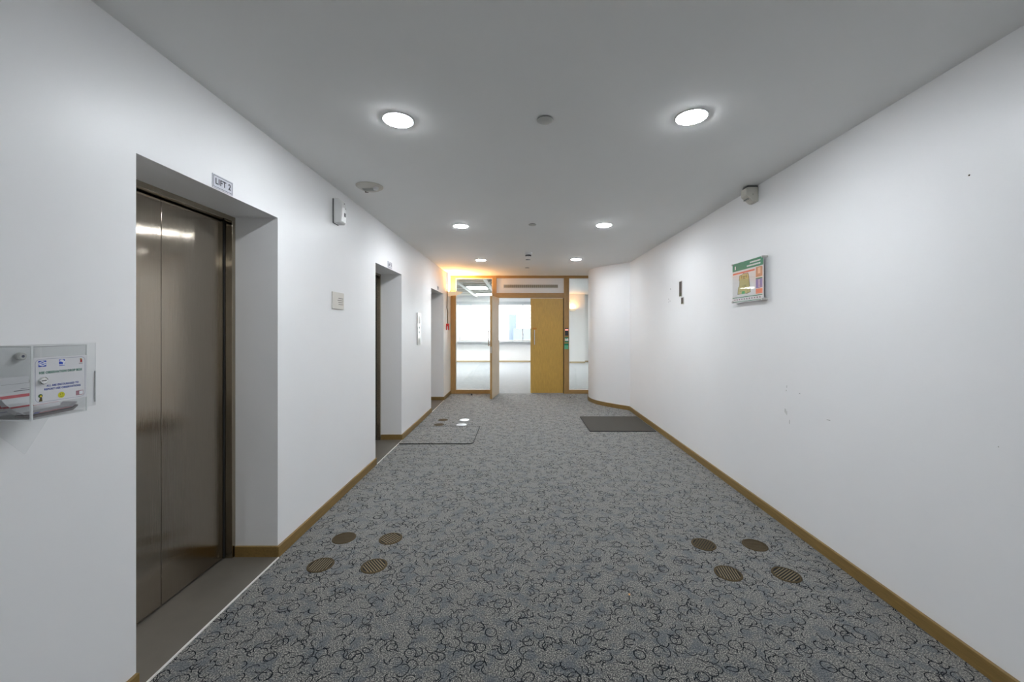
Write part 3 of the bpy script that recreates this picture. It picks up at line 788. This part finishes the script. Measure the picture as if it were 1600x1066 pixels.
# flat pile behind the sticker
for i, (m, lab) in enumerate([(plain('leaflet_dark', (.12, .10, .105), .6), 'folded dark leaflet lying on the drop box floor'), (plain('leaflet_grey', (.38, .37, .385), .6), 'folded grey leaflet with red line lying on top in the drop box')]):
    z0 = .006+i*.010
    o = MB().prism([(y0+.012, z0), (y0+.120, z0+.002), (y0+.135, z0+.014), (y0+.135, z0+.018), (y0+.118, z0+.009), (y0+.012, z0+.006)], .085+i*.004, .138-i*.003).obj('leaflet', m)
    o.matrix_world = Matrix.Translation(db.matrix_world.translation) @ R_LEFT.to_4x4()
    tag(o, lab, 'leaflet', 'leaflets on the drop box floor')
    if i:
        fz = .1353
        MB().prism([(y0+.030, z0+.0012), (y0+.118, z0+.0035), (y0+.118, z0+.0048), (y0+.030, z0+.0024)], fz, fz+.0002).obj('red_line', PR, o)
        MB().prism([(y0+.016, z0+.0008), (y0+.030, z0+.0010), (y0+.034, z0+.0056), (y0+.020, z0+.0054)], fz, fz+.0002).obj('blue_patch', PBL, o)

# ------------------------------------------------------------------ things on the right wall
ev = empty('evacuation_plan', (XR, 3.4975, 1.735), R_RIGHT)   # local x -> -Y (reading direction), y up, z out
tag(ev, 'glass-covered evacuation plan with green header on steel standoffs', 'sign')
BW, BH, BZ = .235, .360, .036
MB().box(-BW, BW, 0, BH, BZ-.005, BZ).obj('board', plain('plan_board', (.66, .66, .665), .3), ev)
MB().box(-BW-.006, BW+.008, -.003, BH+.003, BZ+.0015, BZ+.005).obj('glass_cover', glass('sign_cover_glass', .4), ev)
def ep(name, u0, u1, v0, v1, mat, dz=.0004):
    return MB().box(-BW+2*BW*u0, -BW+2*BW*u1, BH*(1-v1), BH*(1-v0), BZ, BZ+dz).obj(name, mat, ev)
EG = plain('plan_green', (.0, .20, .085), .5); EO = plain('plan_orange_red', (.70, .12, .05), .5); EW = plain('plan_white', (.75, .75, .75), .5)
ep('green_header', .0, 1, 0.0, .20, EG)
ep('header_emblem', .08, .12, .07, .16, EW, .0007)
hd = MB()
for (u0, u1, v) in [(.60, .92, .065), (.50, .92, .135)]:
    u = u0
    while u < u1-.01:
        w_ = random.uniform(.018, .045)
        hd.box(-BW+2*BW*u, -BW+2*BW*min(u1, u+w_), BH*(1-v-.022), BH*(1-v+.014), BZ+.0004, BZ+.0008); u += w_+.008
hd.obj('header_lettering', EW, ev)
ep('orange_bar', .01, .75, .245, .285, EO)
KH = plain('plan_khaki', (.48, .42, .15), .5); KB = plain('plan_outline', (.10, .075, .02), .5)
outl = [(.18, .80), (.20, .62), (.24, .60), (.25, .47), (.23, .45), (.25, .33), (.36, .31), (.38, .28), (.42, .30), (.54, .30), (.56, .36), (.62, .78), (.56, .79), (.50, .805), (.44, .79)]
def PP(u, v): return (-BW+2*BW*u, BH*(1-v))
MB().prism([PP(u, v) for u, v in outl], BZ, BZ+.0004).obj('plan_outline', KB, ev)
cu_, cv_ = .40, .56
MB().prism([PP(cu_+(u-cu_)*.93, cv_+(v-cv_)*.955) for u, v in outl], BZ+.0004, BZ+.0007).obj('plan_floor_area', KH, ev)
for (a, b_, c_, d_) in [(.30, .50, .37, .38), (.31, .32, .33, .42), (.48, .49, .33, .42), (.35, .45, .42, .43), (.39, .41, .36, .42), (.33, .47, .60, .605), (.36, .365, .60, .68), (.44, .445, .58, .68), (.50, .55, .72, .725), (.52, .525, .72, .78), (.26, .30, .72, .725)]:
    p, q = PP(a, d_), PP(b_, c_); MB().box(p[0], q[0], p[1], q[1], BZ+.0007, BZ+.0010).obj('partition_line', KB, ev)
p, q = PP(.33, .80), PP(.43, .73)
MB().box(p[0], q[0], p[1], q[1], BZ+.0007, BZ+.001).obj('green_core_area', plain('plan_leaf_green', (.05, .35, .08), .5), ev)
ep('photo_inset', .78, .975, .22, .45, plain('plan_inset_tan', (.55, .25, .12), .5))
ep('photo_inset_glow', .84, .92, .24, .38, plain('plan_inset_pale', (.78, .50, .32), .5), .0007)
ep('blue_key', .78, .975, .49, .71, plain('plan_blue', (.16, .17, .45), .5))
ep('blue_key_header', .78, .975, .475, .50, EG, .0007)
kk = MB()
for i in range(6): a, b_ = PP(.86, .69-i*.03), PP(.90, .675-i*.03); kk.box(a[0], b_[0], a[1], b_[1], BZ+.0004, BZ+.0008)
kk.obj('key_symbols', EW, ev)
ep('orange_key', .78, .975, .73, .84, plain('plan_salmon', (.72, .20, .12), .5))
ep('green_line', 0, .975, .865, .882, EG); ep('green_line', .03, .93, .972, .985, EG)
ICM = plain('plan_symbol', (.22, .10, .16), .5)
for i in range(11):
    a, b_ = PP(.07+i*.082, .94), PP(.10+i*.082, .91); MB().box(a[0], b_[0], a[1], b_[1], BZ, BZ+.0004).obj('symbol', ICM, ev)
for u in (-BW-.001+.006, BW+.001-.004):
    for v in (.008, BH-.006):
        MB().lathe([(0, 0), (.009, 0), (.009, BZ+.009), (.007, BZ+.012), (0, BZ+.012)], c=(u, v, 0), seg=24).obj('standoff', M_STEEL, ev, smooth=True)

ms = empty('motion_sensor', (XR, 3.43, 2.575), R_RIGHT); tag(ms, 'cream wedge-shaped motion sensor where right wall meets ceiling', 'motion sensor')
MB().prism([(0.0, .0), (.0, .035), (.035, .078), (.055, .103), (.118, .103), (.128, .085), (.128, .0)], -.045, .045, 'x').obj('housing', M_CREAMPL, ms, bevel=.008, seg=3)
MB().box(-.03, .03, .025, .032, .075, .088).obj('lens_slot', plain('slot_grey', (.25, .26, .24), .6), ms)
MB().box(.044, .0462, .060, .066, .045, .051).obj('screw', M_DKPL, ms)
MB().box(-.04, .04, .127, .136, .004, .09).obj('dark_top_gap', M_DKPL, ms)

# recessed openings in the right wall
def slot(y, z0, z1, w, lab):
    e = empty('wall_slot', (XR, y, (z0+z1)/2), R_RIGHT); tag(e, lab, 'wall fitting', 'brown slots in the right wall')
    h = (z1-z0)/2
    MB().box(-w/2, w/2, -h, h, 0, .006).obj('surround', plain('torn_plaster', (.62, .60, .56), .8), e, bevel=.001)
    MB().box(-w/2+.008, w/2-.008, -h+.008, h-.008, .006, .008).obj('dark_insert', plain('bronze_brown', (.06, .038, .028), .6), e)
    MB().box(-w/2+.008, w/2-.008, -h+.008, -h*.5, .008, .0085).obj('green_tinge', plain('mossy_brown', (.055, .055, .02), .7), e)
slot(5.02, 1.898, 2.095, .085, 'upper long brown slot in the right wall beyond the evacuation plan')
slot(4.965, 1.800, 1.890, .075, 'lower short brown slot in the right wall beyond the evacuation plan')

# ------------------------------------------------------------------ on the floor
def floor_grille(x, y, ang, kind, lab, grp='round brass floor grilles'):
    e = empty('floor_grille', (x, y, 0), rotz=ang)
    rim_m = M_GRILLE_WORN; tag(e, lab, 'floor vent', grp)
    gm = M_GRILLE if kind == 'open' else M_GRILLE_WORN
    if kind == 'shut': sm_ = M_DARKSLOT
    else: sm_ = M_BLACK
    MB().cyl((0, 0, .0004), .078, .0012, 'z', 40).obj('dark_base', sm_, e)
    MB().lathe([(.068, .0016), (.068, .0034), (.074, .0042), (.080, .0026), (.081, .0003)], seg=48).obj('rim', rim_m, e, smooth=True)
    b = MB(); n = 9; p = .136/n
    for i in range(n+1):
        u = -.068+i*p
        if abs(u) > .0665: continue
        hw_ = math.sqrt(.0685**2-u*u); wd = p*(.22 if kind == 'open' else .34)
        b.box(-hw_, hw_, u-wd, u+wd, .0018, .0027)
    so = b.obj('slats', gm, e)
    return e
floor_grille(-1.256, 2.862, .05, 'shut', 'dusty brass floor grille nearest the skirting, back left of the left foreground four')
floor_grille(-.920, 2.854, math.radians(-40), 'open', 'brass floor grille at the back right of the left foreground four')
floor_grille(-1.261, 2.535, math.radians(86), 'open', 'brass floor grille at the front left of the left foreground four')
floor_grille(-.919, 2.525, math.radians(-48), 'open', 'brass floor grille at the front right of the left foreground four')
floor_grille(1.278, 2.778, math.radians(50), 'half', 'brass floor grille at the back left of the right foreground four')
floor_grille(1.627, 2.768, math.radians(-5), 'shut', 'dusty brass floor grille by the right skirting, at the back of the right foreground four')
floor_grille(1.277, 2.449, math.radians(82), 'open', 'brass floor grille at the front left of the right foreground four')
floor_grille(1.624, 2.436, math.radians(33), 'open', 'brass floor grille at the front right of the right foreground four')
floor_grille(-1.258, 6.56, .1, 'shut', 'dark floor grille farther of two, left of the bright white floor cover')
floor_grille(-1.258, 6.24, .1, 'shut', 'dark floor grille nearer the viewer of two on the loose tile back edge')
wc = None
for x, y, lab in [(-.907, 6.56, 'bright white round floor cover, farther of the pair'), (-.906, 6.23, 'pale grey-white round floor cover, nearer of the pair')]:
    e = empty('floor_cover', (x, y, 0)); tag(e, lab, 'floor cover', 'white round floor covers')
    m = plain('floor_cover_white', (.88, .90, .93), .3) if wc is None else plain('floor_cover_grey', (.52, .55, .60), .3)
    MB().lathe([(0, .006), (.066, .006), (.076, .005), (.081, .0004), (0, .0004)], seg=44).obj('disc', m, e, smooth=True)
    MB().lathe([(.060, .0062), (.061, .0068), (.064, .0068), (.065, .0062)], seg=44).obj('raised_rim', M_WHITEPL, e, smooth=True)
    wc = e
t = empty('carpet_tile', (-1.09, 5.645, 0)); tag(t, 'loose square of patterned carpet beside the middle lift', 'carpet tile')
MB().prism([(-.478, -.455), (.445, -.455), (.478, -.41), (.478, .455), (-.478, .455)], .0004, .010).obj('pile', M_CARPET_TILE, t, bevel=.002)
ed = MB()
ed.box(-.47, .445, -.462, -.456, 0.0002, .0098); ed.box(.4795, .485, -.41, .455, .0002, .0098); ed.prism([(.445, -.462), (.4855, -.411), (.4795, -.409), (.444, -.456)], .0002, .0098)
ed.box(-.47, .478, .4555, .460, .0002, .0115)
ed.obj('dark_edge', M_SHADOWGAP, t)
t = empty('entrance_mat', (1.5, 6.30, 0)); tag(t, 'plain dark grey-brown mat against the right skirting', 'mat')
MB().box(-.475, .485, -.485, .485, .0004, .011).obj('pile', M_MAT, t, bevel=.003)
MB().box(-.48, .485, -.492, -.486, .0002, .0095).box(-.482, -.4765, -.486, .47, .0002, .0095).obj('black_rubber_edge', M_SHADOWGAP, t)
# crumbs of debris on the carpet
for x, y, r, m, lab in [(.045, 3.28, .005, M_WHITEPL, 'tiny white crumb on the carpet in the middle of the lobby'), (.617, 2.25, .006, plain('orange_crumb', (.75, .42, .18), .6), 'tiny orange crumb on the foreground carpet')]:
    o = MB().lathe([(0, -r*.6), (r, -r*.3), (r*.8, r*.5), (0, r*.8)], seg=7).obj('crumb', m); o.location = (x, y, r*.65)
    tag(o, lab, 'debris')
